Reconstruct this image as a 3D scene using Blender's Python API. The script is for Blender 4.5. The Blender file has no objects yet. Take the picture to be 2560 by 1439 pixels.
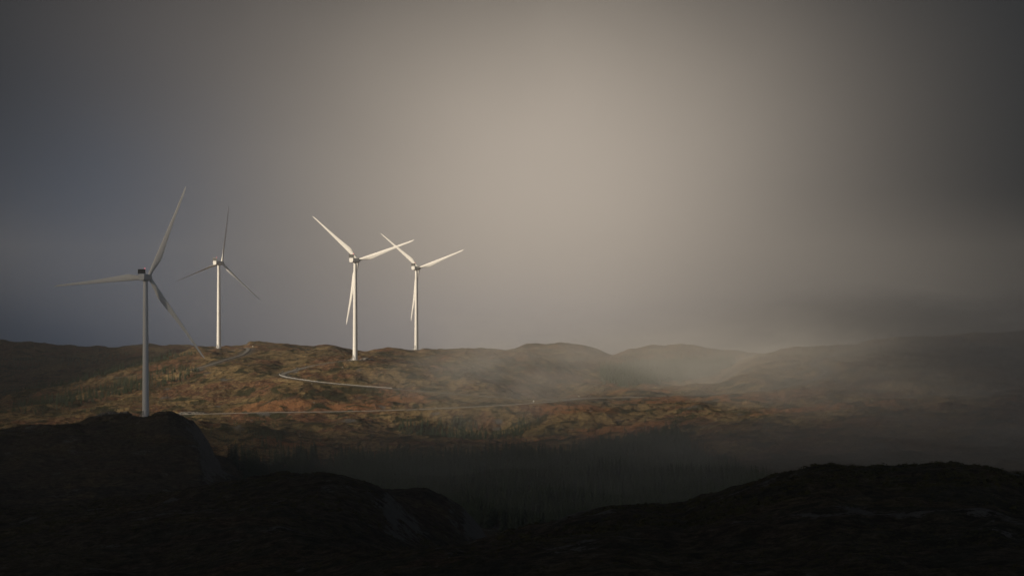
import bpy, math, random
import numpy as np
from mathutils import Matrix, Vector

random.seed(7)
RNG = np.random.default_rng(11)
SC = bpy.context.scene
COL = SC.collection
R = math.radians
F = 6044.0            # focal length in photo pixels (85 mm on 36 mm, 2560 px wide)
U0, V0 = 1280.0, 885.0  # horizon column / row

# ------------------------------------------------------------------ camera, sky, sun, exposure
cam_d = bpy.data.cameras.new('camera')
cam = bpy.data.objects.new('camera', cam_d); COL.objects.link(cam)
cam.location = (0, 0, 0); cam.rotation_euler = (R(90), 0, 0)
cam_d.sensor_width = 36.0; cam_d.lens = 36.0 * F / 2560.0
cam_d.shift_y = (V0 - 719.5) / 2560.0
cam_d.clip_start = 0.5; cam_d.clip_end = 20000
SC.camera = cam

SUN_EL, SUN_AZ = 18.5, 242.0        # azimuth clockwise from the view direction (+Y): behind, to the left
SD = Vector((math.sin(R(SUN_AZ)) * math.cos(R(SUN_EL)), math.cos(R(SUN_AZ)) * math.cos(R(SUN_EL)), math.sin(R(SUN_EL))))
sun_d = bpy.data.lights.new('sun', 'SUN'); sun_d.energy = 5.0; sun_d.angle = R(2.0); sun_d.color = (1.0, 0.845, 0.64)
sun = bpy.data.objects.new('sun', sun_d); COL.objects.link(sun)
sun.rotation_euler = SD.to_track_quat('Z', 'Y').to_euler()

SC.view_settings.view_transform = 'Standard'; SC.view_settings.look = 'None'
SC.view_settings.exposure = 0.0; SC.view_settings.gamma = 1.0
SC.render.engine = 'CYCLES'
cy = SC.cycles
cy.use_denoising = True; cy.denoiser = 'OPENIMAGEDENOISE'; cy.denoising_input_passes = 'RGB_ALBEDO_NORMAL'; cy.denoising_prefilter = 'ACCURATE'
cy.max_bounces = 4; cy.diffuse_bounces = 2; cy.glossy_bounces = 1; cy.transmission_bounces = 1
cy.volume_bounces = 0; cy.transparent_max_bounces = 48
cy.use_adaptive_sampling = True; cy.adaptive_threshold = 0.01


class NT:
    """tiny helper round a node tree"""
    def __init__(self, tree):
        self.t = tree; self.n = tree.nodes; self.l = tree.links
    def new(self, kind, **kw):
        nd = self.n.new(kind)
        for k, v in kw.items():
            setattr(nd, k, v)
        return nd
    def put(self, sock, val):
        if hasattr(val, 'is_linked') or isinstance(val, bpy.types.NodeSocket):
            self.l.new(val, sock)
        else:
            sock.default_value = val
    def math(self, op, a, b=0.0, c=None, clamp=False):
        nd = self.new('ShaderNodeMath', operation=op, use_clamp=clamp)
        self.put(nd.inputs[0], a); self.put(nd.inputs[1], b)
        if c is not None: self.put(nd.inputs[2], c)
        return nd.outputs[0]
    def mix(self, fac, a, b, blend='MIX'):
        nd = self.new('ShaderNodeMix', data_type='RGBA', blend_type=blend)
        self.put(nd.inputs[0], fac); self.put(nd.inputs[6], a); self.put(nd.inputs[7], b)
        return nd.outputs[2]
    def noise(self, vec, scale, detail=4.0, rough=0.55, dist=0.0):
        nd = self.new('ShaderNodeTexNoise')
        self.put(nd.inputs['Vector'], vec); nd.inputs['Scale'].default_value = scale
        nd.inputs['Detail'].default_value = detail; nd.inputs['Roughness'].default_value = rough
        nd.inputs['Distortion'].default_value = dist
        return nd.outputs[0]
    def ramp(self, x, lo, hi):
        nd = self.new('ShaderNodeMapRange', interpolation_type='SMOOTHSTEP')
        self.put(nd.inputs[0], x); nd.inputs[1].default_value = lo; nd.inputs[2].default_value = hi
        return nd.outputs[0]


def build_world():
    w = bpy.data.worlds.new('World'); SC.world = w; w.use_nodes = True
    t = NT(w.node_tree); t.n.clear()
    out = t.new('ShaderNodeOutputWorld')
    sky = t.new('ShaderNodeTexSky', sky_type='NISHITA', sun_disc=False)
    sky.sun_elevation = R(SUN_EL); sky.sun_rotation = R(SUN_AZ); sky.dust_density = 2.0
    co = t.new('ShaderNodeTexCoord').outputs['Generated']
    sep = t.new('ShaderNodeSeparateXYZ'); t.put(sep.inputs[0], co)
    az = t.math('ARCTAN2', sep.outputs[0], sep.outputs[1])
    el = t.math('ARCSINE', sep.outputs[2])
    # broken cloud cover: soft wisps displace the bright gap and the dark banks round it
    wisp = t.noise(co, 7.0, 3.0, 0.5, 0.4)
    wisp2 = t.noise(co, 17.0, 3.0, 0.5, 0.3)
    az_w = t.math('ADD', az, t.math('MULTIPLY', t.math('SUBTRACT', wisp, 0.5), 0.008))
    el_w = t.math('ADD', el, t.math('MULTIPLY', t.math('SUBTRACT', wisp2, 0.5), 0.012))
    def lobe(u, v, su, sv, col):
        a = t.math('MULTIPLY', t.math('SUBTRACT', az_w, (u - U0) / F), F / su)
        e = t.math('MULTIPLY', t.math('SUBTRACT', el_w, (V0 - v) / F), F / sv)
        q = t.math('ADD', t.math('MULTIPLY', a, a), t.math('MULTIPLY', e, e))
        g = t.math('EXPONENT', t.math('MULTIPLY', q, -1.0))
        return t.mix(1.0, (*col, 1), t.combine(g), 'MULTIPLY')
    def combine(g):
        nd = t.new('ShaderNodeCombineXYZ')
        for i in range(3): t.put(nd.inputs[i], g)
        return nd.outputs[0]
    t.combine = combine
    parts = [lobe(*a) for a in SKY_LOBES]
    tot = (*SKY_BASE, 1)
    for p in parts:
        tot = t.mix(1.0, tot, p, 'ADD')
    # the clearer sky stands low behind the viewer where the sun is; cloud closes overhead and ahead
    back = t.math('MULTIPLY', t.ramp(sep.outputs[1], 0.15, -0.5), t.ramp(el, 0.75, 0.15))
    bg1 = t.new('ShaderNodeBackground'); t.put(bg1.inputs[0], tot); bg1.inputs[1].default_value = 1.0
    skyc = t.mix(t.math('ADD', t.math('MULTIPLY', back, 0.10), 0.02), (0, 0, 0, 1), sky.outputs[0])
    low = t.math('MULTIPLY', t.ramp(sep.outputs[1], 0.1, -0.35), t.ramp(el, 0.48, 0.12))  # grey band added low behind the viewer to brighten the nearest turbine
    tot = t.mix(low, tot, (0.245, 0.262, 0.295, 1))
    t.put(bg1.inputs[0], tot)
    bg2 = t.new('ShaderNodeBackground'); t.put(bg2.inputs[0], skyc); bg2.inputs[1].default_value = 0.06
    add = t.new('ShaderNodeAddShader'); t.l.new(bg1.outputs[0], add.inputs[0]); t.l.new(bg2.outputs[0], add.inputs[1])
    t.l.new(add.outputs[0], out.inputs[0])


SKY_BASE = (0.014, 0.016, 0.019)
SKY_LOBES = [   # photo column, row, spread across, spread up, radiance
    (1370, 480, 660, 450, (0.455, 0.387, 0.318)),
    (1380, 60, 800, 340, (0.075, 0.063, 0.049)),
    (1100, 880, 560, 200, (0.042, 0.045, 0.060)),
    (330, 640, 460, 380, (0.014, 0.031, 0.062)),
    (420, 60, 520, 340, (0.036, 0.031, 0.028)),
    (2200, 760, 300, 240, (0.036, 0.031, 0.025)),
]
build_world()

# ------------------------------------------------------------------ helpers
def tag(o, label=None, cat=None, group=None, kind=None):
    if label: o['label'] = label
    if cat: o['category'] = cat
    if group: o['group'] = group
    if kind: o['kind'] = kind
    return o

def mesh_np(name, verts, faces, mat=None, smooth=True):
    """verts (n,3), faces (m,k) all of one size, or list of such arrays"""
    if not isinstance(faces, (list, tuple)): faces = [faces]
    me = bpy.data.meshes.new(name)
    verts = np.ascontiguousarray(verts, np.float32)
    me.vertices.add(len(verts)); me.vertices.foreach_set('co', verts.ravel())
    loops = np.concatenate([f.ravel() for f in faces]).astype(np.int32)
    tot = np.concatenate([np.full(len(f), f.shape[1], np.int32) for f in faces])
    st = np.concatenate([[0], np.cumsum(tot)[:-1]]).astype(np.int32)
    me.loops.add(len(loops)); me.loops.foreach_set('vertex_index', loops)
    me.polygons.add(len(tot)); me.polygons.foreach_set('loop_start', st); me.polygons.foreach_set('loop_total', tot)
    me.polygons.foreach_set('use_smooth', np.full(len(tot), smooth, bool))
    me.update(calc_edges=True); me.validate()
    if mat: me.materials.append(mat)
    return me

def link(name, me, parent=None, loc=None, mat4=None):
    o = bpy.data.objects.new(name, me); COL.objects.link(o)
    if parent: o.parent = parent
    if mat4 is not None: o.matrix_local = mat4
    if loc is not None: o.location = loc
    return o

def empty(name, loc, rz=0.0):
    o = bpy.data.objects.new(name, None); COL.objects.link(o)
    o.location = loc; o.rotation_euler = (0, 0, rz); o.empty_display_size = 1.0
    return o

class MB:
    """collects boxes, lofts and tubes into one mesh"""
    def __init__(self): self.v = []; self.f = []
    def add(self, v, f):
        b = len(self.v); self.v += [tuple(p) for p in v]; self.f += [[b + i for i in q] for q in f]
    def box(self, c, s, m=None):
        x, y, z = (k / 2 for k in s)
        v = [Vector((sx * x, sy * y, sz * z)) for sx in (-1, 1) for sy in (-1, 1) for sz in (-1, 1)]
        if m is not None: v = [m @ p for p in v]
        v = [p + Vector(c) for p in v]
        self.add(v, [(0, 1, 3, 2), (4, 6, 7, 5), (0, 4, 5, 1), (2, 3, 7, 6), (0, 2, 6, 4), (1, 5, 7, 3)])
    def loft(self, rings, cap=True):
        n = len(rings[0]); v = [p for r in rings for p in r]; f = []
        for i in range(len(rings) - 1):
            for j in range(n):
                f.append((i * n + j, i * n + (j + 1) % n, (i + 1) * n + (j + 1) % n, (i + 1) * n + j))
        if cap:
            f.append(tuple(reversed(range(n)))); f.append(tuple((len(rings) - 1) * n + j for j in range(n)))
        self.add(v, f)
    def lathe(self, prof, n=32, axis='Z', cap=True):
        rings = []
        for r, z in prof:
            ring = []
            for j in range(n):
                a = 2 * math.pi * j / n
                p = (r * math.cos(a), r * math.sin(a), z)
                if axis == 'Y': p = (p[0], z, -p[1])
                ring.append(p)
            rings.append(ring)
        self.loft(rings, cap)
    def tube(self, a, b, r, n=8):
        a, b = Vector(a), Vector(b); d = (b - a).normalized()
        s = d.cross(Vector((0, 0, 1)) if abs(d.z) < 0.9 else Vector((1, 0, 0))).normalized(); t = d.cross(s)
        self.loft([[p + (s * math.cos(2 * math.pi * j / n) + t * math.sin(2 * math.pi * j / n)) * r for j in range(n)] for p in (a, b)])
    def mesh(self, name, mat, smooth=False, sharp=35):
        me = bpy.data.meshes.new(name); me.from_pydata(self.v, [], self.f); me.update()
        import bmesh
        bm = bmesh.new(); bm.from_mesh(me); bmesh.ops.recalc_face_normals(bm, faces=bm.faces)
        if smooth:
            for fc in bm.faces: fc.smooth = True
            for e in bm.edges:
                if len(e.link_faces) == 2 and e.calc_face_angle(0) > R(sharp): e.smooth = False
        bm.to_mesh(me); bm.free()
        me.materials.append(mat)
        return me
    def build(self, name, mat, parent=None, smooth=False, mat4=None, loc=None):
        return link(name, self.mesh(name, mat, smooth), parent, loc, mat4)

# ------------------------------------------------------------------ materials
def surf(name, build, rough=0.9, spec=0.2, metallic=0.0):
    m = bpy.data.materials.new(name); m.use_nodes = True
    t = NT(m.node_tree); t.n.clear()
    out = t.new('ShaderNodeOutputMaterial'); b = t.new('ShaderNodeBsdfPrincipled')
    t.l.new(b.outputs[0], out.inputs[0])
    b.inputs['Roughness'].default_value = rough; b.inputs['Specular IOR Level'].default_value = spec
    b.inputs['Metallic'].default_value = metallic
    build(t, b)
    return m

def plain(c, var=0.12, scale=1.5):
    def f(t, b):
        p = t.new('ShaderNodeTexCoord').outputs['Object']
        n = t.noise(p, scale, 5.0, 0.6)
        dark = tuple(k * (1 - var) for k in c); lite = tuple(min(1, k * (1 + var)) for k in c)
        t.put(b.inputs['Base Color'], t.mix(n, (*dark, 1), (*lite, 1)))
    return f

def paint(t, b):
    p = t.new('ShaderNodeTexCoord').outputs['Object']
    mp = t.new('ShaderNodeMapping'); t.put(mp.inputs[0], p); mp.inputs['Scale'].default_value = (1, 1, 0.06)
    streak = t.ramp(t.noise(mp.outputs[0], 1.1, 5.0, 0.6), 0.45, 0.8)
    c = t.mix(t.math('MULTIPLY', streak, 0.35), (0.80, 0.80, 0.79, 1), (0.55, 0.54, 0.50, 1))
    t.put(b.inputs['Base Color'], c)

M = {}
M['white'] = surf('turbine_paint', paint, 0.45, 0.4)
M['dark'] = surf('dark_metal', plain((0.05, 0.052, 0.055)), 0.5, 0.4)
M['grey'] = surf('grey_metal', plain((0.32, 0.32, 0.32)), 0.5, 0.4)
M['steel'] = surf('galvanised_steel', plain((0.58, 0.58, 0.57), 0.12), 0.5, 0.4)
M['wood'] = surf('weathered_post', plain((0.25, 0.23, 0.20)), 0.9)
M['sign'] = surf('white_sign_face', plain((0.82, 0.82, 0.80), 0.03), 0.5)
M['orange'] = surf('orange_marker', plain((0.62, 0.22, 0.06), 0.06), 0.6)
M['concrete'] = surf('concrete', plain((0.42, 0.41, 0.39), 0.2), 0.9)
M['trunk'] = surf('bark', plain((0.07, 0.052, 0.04), 0.3, 4), 0.95)
def lamp_mat(t, b):
    b.inputs['Base Color'].default_value = (0.5, 0.05, 0.05, 1)
    b.inputs['Emission Color'].default_value = (1, 0.22, 0.26, 1); b.inputs['Emission Strength'].default_value = 1.6
M['lamp'] = surf('red_lamp', lamp_mat, 0.3)
def foliage(c1, c2):
    def f(t, b):
        g = t.new('ShaderNodeNewGeometry'); oi = t.new('ShaderNodeObjectInfo')
        n = t.noise(g.outputs['Position'], 0.35, 3.0, 0.6)
        n2 = t.math('MULTIPLY_ADD', oi.outputs['Random'], 0.3, t.math('MULTIPLY', n, 0.7))
        t.put(b.inputs['Base Color'], t.mix(t.ramp(n2, 0.25, 0.75), (*c1, 1), (*c2, 1)))
    return f
M['spruce'] = surf('spruce_needles', foliage((0.022, 0.033, 0.022), (0.062, 0.083, 0.048)), 0.85)
M['scrub'] = surf('scrub_leaves', foliage((0.03, 0.036, 0.016), (0.085, 0.075, 0.03)), 0.9)

# ------------------------------------------------------------------ terrain
def hash2(ix, iy, seed):
    h = (ix.astype(np.int64) * 374761393 + iy.astype(np.int64) * 668265263 + seed * 1442695041) & 0x7fffffff
    h = ((h ^ (h >> 13)) * 1274126177) & 0x7fffffff
    return (h ^ (h >> 16)) & 0x7fffffff

def gnoise(x, y, seed=0):
    ix = np.floor(x); iy = np.floor(y); fx = x - ix; fy = y - iy
    ux = fx * fx * fx * (fx * (fx * 6 - 15) + 10); uy = fy * fy * fy * (fy * (fy * 6 - 15) + 10)
    def g(dx, dy):
        a = hash2(ix + dx, iy + dy, seed) * (2 * np.pi / 0x7fffffff)
        return np.cos(a) * (fx - dx) + np.sin(a) * (fy - dy)
    a = g(0, 0); b = g(1, 0); c = g(0, 1); d = g(1, 1)
    return ((a + (b - a) * ux) + ((c + (d - c) * ux) - (a + (b - a) * ux)) * uy) * 1.5

def pl(u, *pts):
    p = np.array(pts, float)
    return np.interp(u, p[:, 0], p[:, 1])

def control_rows(u):
    """photo row of the ground at each distance: list of (Y, v(u)); smooth base relief"""
    rows = []
    def zrow(Y, z): rows.append((Y, np.full(len(u), V0 - z * F / Y)))
    zrow(20, -3.2); zrow(60, -7.5); zrow(120, -13.2); zrow(200, -20.6)
    rows.append((300, pl(u, (0, 1485), (2560, 1480))))
    rows.append((500, pl(u, (-400, 1560), (0, 1520), (400, 1470), (600, 1440), (700, 1412), (830, 1385), (1000, 1371), (1180, 1350), (1300, 1318), (1411, 1295),
        (1552, 1266), (1636, 1259), (1710, 1262), (1770, 1243), (1833, 1221), (1938, 1189), (2044, 1168), (2104, 1162), (2200, 1161), (2371, 1154), (2483, 1157), (2520, 1174), (2560, 1185), (2800, 1230))))
    rows.append((610, pl(u, (-400, 1420), (0, 1400), (400, 1350), (700, 1310), (860, 1330), (1000, 1385), (1180, 1390), (1300, 1370), (1636, 1340), (1938, 1290), (2560, 1270), (2800, 1300))))
    rows.append((750, pl(u, (-400, 1300), (0, 1278), (300, 1256), (373, 1248), (506, 1227), (601, 1216), (665, 1201), (713, 1188), (760, 1189), (807, 1184), (859, 1192), (914, 1214), (962, 1246),
        (1000, 1290), (1050, 1335), (1150, 1395), (1300, 1440), (1600, 1440), (2560, 1400))))
    rows.append((880, pl(u, (0, 1268), (400, 1256), (600, 1250), (800, 1235), (890, 1226), (923, 1222), (1005, 1216), (1065, 1214), (1116, 1233), (1159, 1263), (1198, 1310), (1240, 1375), (1300, 1430), (2560, 1450))))
    rows.append((1050, pl(u, (0, 1240), (400, 1240), (520, 1250), (600, 1300), (900, 1330), (1200, 1410), (2560, 1420))))
    rows.append((1250, pl(u, (0, 1150), (400, 1140), (500, 1150), (540, 1192), (600, 1222), (700, 1255), (1000, 1300), (1400, 1292), (2000, 1262), (2560, 1240))))
    rows.append((1420, pl(u, (0, 1080), (200, 1064), (365, 1056), (422, 1043), (457, 1056), (485, 1075), (510, 1105), (528, 1135), (542, 1168), (552, 1190), (570, 1205), (640, 1225), (800, 1215), (1200, 1222), (1800, 1216), (2560, 1170))))
    rows.append((1481, pl(u, (-400, 1085), (0, 1073), (53, 1066), (105, 1061), (190, 1056), (214, 1046), (246, 1036), (281, 1031), (334, 1038), (356, 1045), (374, 1045), (387, 1034), (422, 1033), (457, 1045), (485, 1063), (510, 1091),
        (527, 1119), (541, 1157), (549, 1179), (560, 1190), (600, 1205), (700, 1208), (900, 1190), (1200, 1197), (1500, 1192), (1800, 1190), (2100, 1170), (2560, 1140))))
    rows.append((1540, pl(u, (0, 1095), (246, 1075), (422, 1075), (500, 1120), (530, 1135), (548, 1137), (580, 1146), (620, 1171), (661, 1200), (720, 1190), (900, 1168), (1200, 1172), (1800, 1165), (2560, 1115))))
    rows.append((1640, pl(u, (0, 1105), (500, 1120), (540, 1130), (600, 1125), (700, 1130), (900, 1135), (1100, 1132), (1300, 1132), (1500, 1136), (1700, 1130), (1900, 1110), (2200, 1082), (2560, 1060))))
    rows.append((1780, pl(u, (0, 1060), (500, 1060), (600, 1070), (800, 1086), (1000, 1086), (1100, 1092), (1200, 1102), (1300, 1104), (1400, 1098), (1500, 1088), (1600, 1072), (1700, 1058), (1900, 1043), (2200, 1022), (2560, 1000))))
    rows.append((1835, pl(u, (0, 1050), (500, 1048), (700, 1055), (900, 1058), (1000, 1070), (1100, 1088), (1220, 1094), (1300, 1080), (1400, 1055), (1500, 1050), (1700, 1038), (1900, 1027), (2560, 990))))
    rows.append((1900, pl(u, (0, 1042), (200, 1040), (430, 1036), (600, 1032), (900, 1028), (1100, 1021), (1300, 1011), (1390, 1004), (1460, 1004), (1600, 1019), (1800, 1009), (2000, 995), (2300, 985), (2560, 975))))
    rows.append((1985, pl(u, (0, 1025), (300, 1004), (430, 997), (600, 975), (700, 957), (760, 957), (800, 961), (850, 965), (900, 968), (975, 971), (1100, 978), (1200, 985), (1330, 998), (1400, 998), (1460, 994), (1600, 993), (1800, 985), (1950, 972), (2060, 950), (2200, 940), (2560, 920))))
    rows.append((2087, pl(u, (0, 1003), (250, 977), (400, 950), (520, 925), (600, 918), (700, 926), (780, 911), (840, 901), (890, 900), (916, 902), (1050, 915), (1162, 936), (1268, 971), (1324, 1001), (1390, 1008), (1411, 994), (1460, 985), (1516, 975), (1569, 966),
        (1657, 969), (1798, 957), (1850, 942), (1950, 932), (2050, 915), (2200, 897), (2560, 870))))
    rows.append((2230, pl(u, (-200, 1000), (0, 991), (141, 959), (246, 936), (352, 910), (450, 892), (527, 885), (600, 886), (700, 890), (780, 885), (850, 887), (890, 893), (950, 905), (1050, 924), (1162, 950), (1268, 985), (1400, 1012), (1569, 990), (1700, 990), (1798, 966), (1850, 927), (1890, 908), (1950, 900), (2050, 888), (2200, 873), (2560, 850))))
    rows.append((2412, pl(u, (0, 1010), (141, 985), (246, 960), (352, 925), (430, 890), (492, 876), (540, 873), (556, 873), (590, 872), (610, 869), (622, 862), (668, 861), (721, 865), (774, 873), (819, 867), (844, 871), (879, 883), (930, 890), (1000, 893), (1050, 900), (1162, 914), (1268, 938), (1400, 962), (1530, 958), (1700, 950), (1815, 928), (1850, 905), (1890, 885), (1950, 872), (2050, 864), (2150, 857), (2250, 848), (2560, 826), (3000, 800))))
    rows.append((2553, pl(u, (0, 1000), (246, 985), (352, 950), (430, 905), (492, 874), (527, 868), (547, 868), (590, 870), (615, 868), (622, 858), (668, 857), (721, 859), (774, 867), (819, 862), (844, 866), (879, 876), (910, 879), (937, 874), (1000, 869), (1034, 874), (1048, 874), (1058, 867), (1092, 867), (1162, 869), (1250, 873), (1320, 880), (1400, 900), (1500, 926), (1700, 928), (1815, 920), (1890, 896), (1950, 885), (2250, 865), (2560, 850))))
    rows.append((2750, pl(u, (0, 970), (246, 960), (352, 930), (430, 900), (527, 885), (668, 880), (879, 890), (1250, 888), (1320, 890), (1400, 895), (1500, 903), (1600, 903), (1700, 900), (1815, 905), (2560, 885))))
    rows.append((2950, pl(u, (0, 925), (246, 918), (352, 892), (430, 880), (527, 880), (900, 895), (1250, 884), (1330, 880), (1400, 880), (1500, 889), (1700, 889), (1815, 894), (2560, 885))))
    rows.append((3200, pl(u, (-300, 846), (0, 850), (70, 853), (141, 862), (274, 867), (316, 861), (352, 858), (422, 859), (492, 864), (527, 867), (600, 880), (900, 890), (1162, 885), (1230, 876), (1280, 868), (1330, 860), (1370, 856), (1420, 855), (1460, 859), (1500, 871), (1533, 888),
        (1548, 882), (1580, 867), (1640, 858), (1700, 855), (1750, 862), (1800, 870), (1850, 872), (1890, 880), (1950, 886), (2560, 885))))
    rows.append((3500, np.full(len(u), 925.0))); rows.append((3700, np.full(len(u), 935.0)))
    return rows

def pchip_cols(xk, zk, x):
    """monotone cubic along axis 0 for all columns at once; xk (K,), zk (K,N), x (M,)"""
    h = np.diff(xk)[:, None]; d = np.diff(zk, axis=0) / h
    m = np.zeros_like(zk)
    w1 = 2 * h[1:] + h[:-1]; w2 = h[1:] + 2 * h[:-1]
    same = d[:-1] * d[1:] > 0
    with np.errstate(all='ignore'):
        m[1:-1] = np.where(same, (w1 + w2) / (w1 / d[:-1] + w2 / d[1:]), 0)
    m[0] = d[0]; m[-1] = d[-1]
    i = np.clip(np.searchsorted(xk, x) - 1, 0, len(xk) - 2)
    hh = h[i]; s = ((x - xk[i])[:, None]) / hh
    return ((1 + 2 * s) * (1 - s) ** 2 * zk[i] + s * (1 - s) ** 2 * hh * m[i] + s * s * (3 - 2 * s) * zk[i + 1] + s * s * (s - 1) * hh * m[i + 1])

# smooth the kinks of the hand-read profiles along u
US = np.concatenate([np.arange(-900, -160, 20.0), np.arange(-160, 2720, 2.6), np.arange(2720, 3480, 20.0)])
YS = np.concatenate([np.arange(20, 300, 7.0), np.arange(300, 900, 1.7), np.arange(900, 1380, 4.0), np.arange(1380, 1560, 1.6), np.arange(1560, 2600, 2.3), np.arange(2600, 3300, 6.0), np.arange(3300, 3701, 25.0)])
def base_z(u, y):
    rows = control_rows(u)
    yk = np.array([r[0] for r in rows], float)
    zk = np.array([(V0 - r[1]) * r[0] / F for r in rows])
    return pchip_cols(yk, zk, y)
ker = np.exp(-np.linspace(-2, 2, 9) ** 2); ker /= ker.sum()
ZB = base_z(US, YS)
ZB = np.apply_along_axis(lambda a: np.convolve(np.pad(a, 4, 'edge'), ker, 'valid'), 1, ZB)
XX = (US[None, :] - U0) / F * YS[:, None]
YY = np.repeat(YS[:, None], len(US), 1)

def ground_base(u, y):
    """smooth base relief at one column / distance (bilinear in the sheet)"""
    i = np.interp(y, YS, np.arange(len(YS))); j = np.interp(u, US, np.arange(len(US)))
    i0 = np.clip(np.floor(i).astype(int), 0, len(YS) - 2); j0 = np.clip(np.floor(j).astype(int), 0, len(US) - 2)
    a = i - i0; b = j - j0
    return i0, j0, a, b
def samp(G, u, y):
    i0, j0, a, b = ground_base(np.asarray(u, float), np.asarray(y, float))
    return (G[i0, j0] * (1 - a) * (1 - b) + G[i0 + 1, j0] * a * (1 - b) + G[i0, j0 + 1] * (1 - a) * b + G[i0 + 1, j0 + 1] * a * b)

near = np.clip((900 - YY) / 500, 0, 1)
def fb(l, seed): return gnoise(XX / l, YY / l, seed)
relief = 1.8 * fb(150, 1) + 2.4 * fb(62, 2) + np.where(YY > 2700, 2.6, 1.9) * fb(27, 3) * (0.5 + np.abs(fb(130, 9)))
knob = np.maximum(0, fb(38, 4)) ** 1.2 * 2.6 - 0.4
crag = (1 - np.abs(fb(19, 5))) ** 3 * 0.9
fine = 0.75 * fb(9.5, 6) + 0.34 * fb(4.4, 7) + 0.2 * fb(2.2, 8)
ZN = relief + knob * 1.25 + crag * 0.9 + fine
ZN = ZN * np.where(YY < 900, 0.75, 1.0) * np.clip((YY - 15) / 200, 0.1, 1) - 0.7
# skyline rows are kept calmer so the ridges stay where they are
Z = ZB + ZN - np.clip((YY - 2900) / 200, 0, 1) * 2.2 + np.clip(1 - np.abs(YY - 1450) / 130, 0, 1) * np.clip((620 - ((XX / YY) * F + U0)) / 120, 0, 1) * (1.6 * (1 - np.abs(fb(24, 71))) ** 2 + 0.9 * fb(8, 72) - 0.9)

# roads: (column, distance) lists
ROADS = {
    'main': [(440, 1897), (520, 1898), (600, 1900), (900, 1900), (1100, 1900), (1300, 1902), (1390, 1912), (1440, 1950), (1480, 1975), (1540, 1985), (1600, 1986), (1650, 1986)],
    'far': [(1640, 1986), (1700, 1986), (1800, 1986), (1900, 1985), (1960, 1987), (2020, 1997), (2060, 2020), (2068, 2045), (2050, 2085), (2030, 2120), (2040, 2160), (2080, 2200), (2150, 2240), (2250, 2285), (2400, 2330)],
    'hairpin': [(1440, 1952), (1395, 1958), (1330, 1966), (1200, 1975), (1100, 1980), (975, 1986), (880, 1990), (800, 1993), (748, 2003), (722, 2018), (708, 2036), (710, 2050), (730, 2064), (770, 2078), (820, 2082), (885, 2081)],
    'upper': [(250, 2178), (300, 2152), (352, 2135), (455, 2112), (520, 2122), (565, 2160), (597, 2205), (616, 2270), (622, 2330), (606, 2378), (585, 2402), (550, 2405)],
}
def catmull(P, n=400):
    P = np.array(P, float); P = np.vstack([2 * P[0] - P[1], P, 2 * P[-1] - P[-2]])
    out = []
    for i in range(1, len(P) - 2):
        t = np.linspace(0, 1, 24, endpoint=False)[:, None]
        p0, p1, p2, p3 = P[i - 1:i + 3]
        out.append(0.5 * (2 * p1 + (p2 - p0) * t + (2 * p0 - 5 * p1 + 4 * p2 - p3) * t ** 2 + (3 * p1 - p0 - 3 * p2 + p3) * t ** 3))
    out.append(P[-2][None]); return np.vstack(out)
def resample(P, step):
    s = np.concatenate([[0], np.cumsum(np.hypot(*np.diff(P[:, :2], axis=0).T))])
    q = np.arange(0, s[-1], step)
    return np.stack([np.interp(q, s, P[:, k]) for k in range(P.shape[1])], 1)
ROADW = {}
for nm, pts in ROADS.items():
    c = catmull([((u - U0) / F * y, y) for u, y in pts])
    c = resample(c, 2.0)
    kk = np.ones(9) / 9
    for k_ in (0, 1): c[:, k_] = np.convolve(np.pad(c[:, k_], 4, 'reflect', reflect_type='odd'), kk, 'valid')
    z = samp(ZB, c[:, 0] / c[:, 1] * F + U0, c[:, 1])
    k = np.ones(15) / 15
    z = np.convolve(np.pad(z, 7, 'edge'), k, 'valid')
    ROADW[nm] = np.column_stack([c, z])
ROADW['main'][:, 2] += 0.3; ROADW['far'][:, 2] += 0.3
# the branch meets the main road at one height
e0 = ROADW['hairpin']; m = ROADW['main']; jn = m[np.argmin(np.hypot(m[:, 0] - e0[0, 0], m[:, 1] - e0[0, 1])), 2]
e0[:, 2] += (jn - e0[0, 2]) * np.exp(-np.arange(len(e0)) / 12.0)

TURB = [  # base column,row, distance, yaw deg, blade angles, pitch, blade scale
    dict(u=364, v=1045, Y=1481, yaw=10, ang=(25, 145, 265), pitch=4, s=1.035),
    dict(u=547, v=873, Y=2412, yaw=24, ang=(13, 133, 253), pitch=84, s=0.975),
    dict(u=888, v=900, Y=2087, yaw=22, ang=(73, 193, 313), pitch=4, s=0.965),
    dict(u=1041, v=874, Y=2553, yaw=24, ang=(71, 191, 311), pitch=4, s=0.965)]
for t_ in TURB:
    t_['loc'] = ((t_['u'] - U0) / F * t_['Y'], t_['Y'], (V0 - t_['v']) * t_['Y'] / F)

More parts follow.
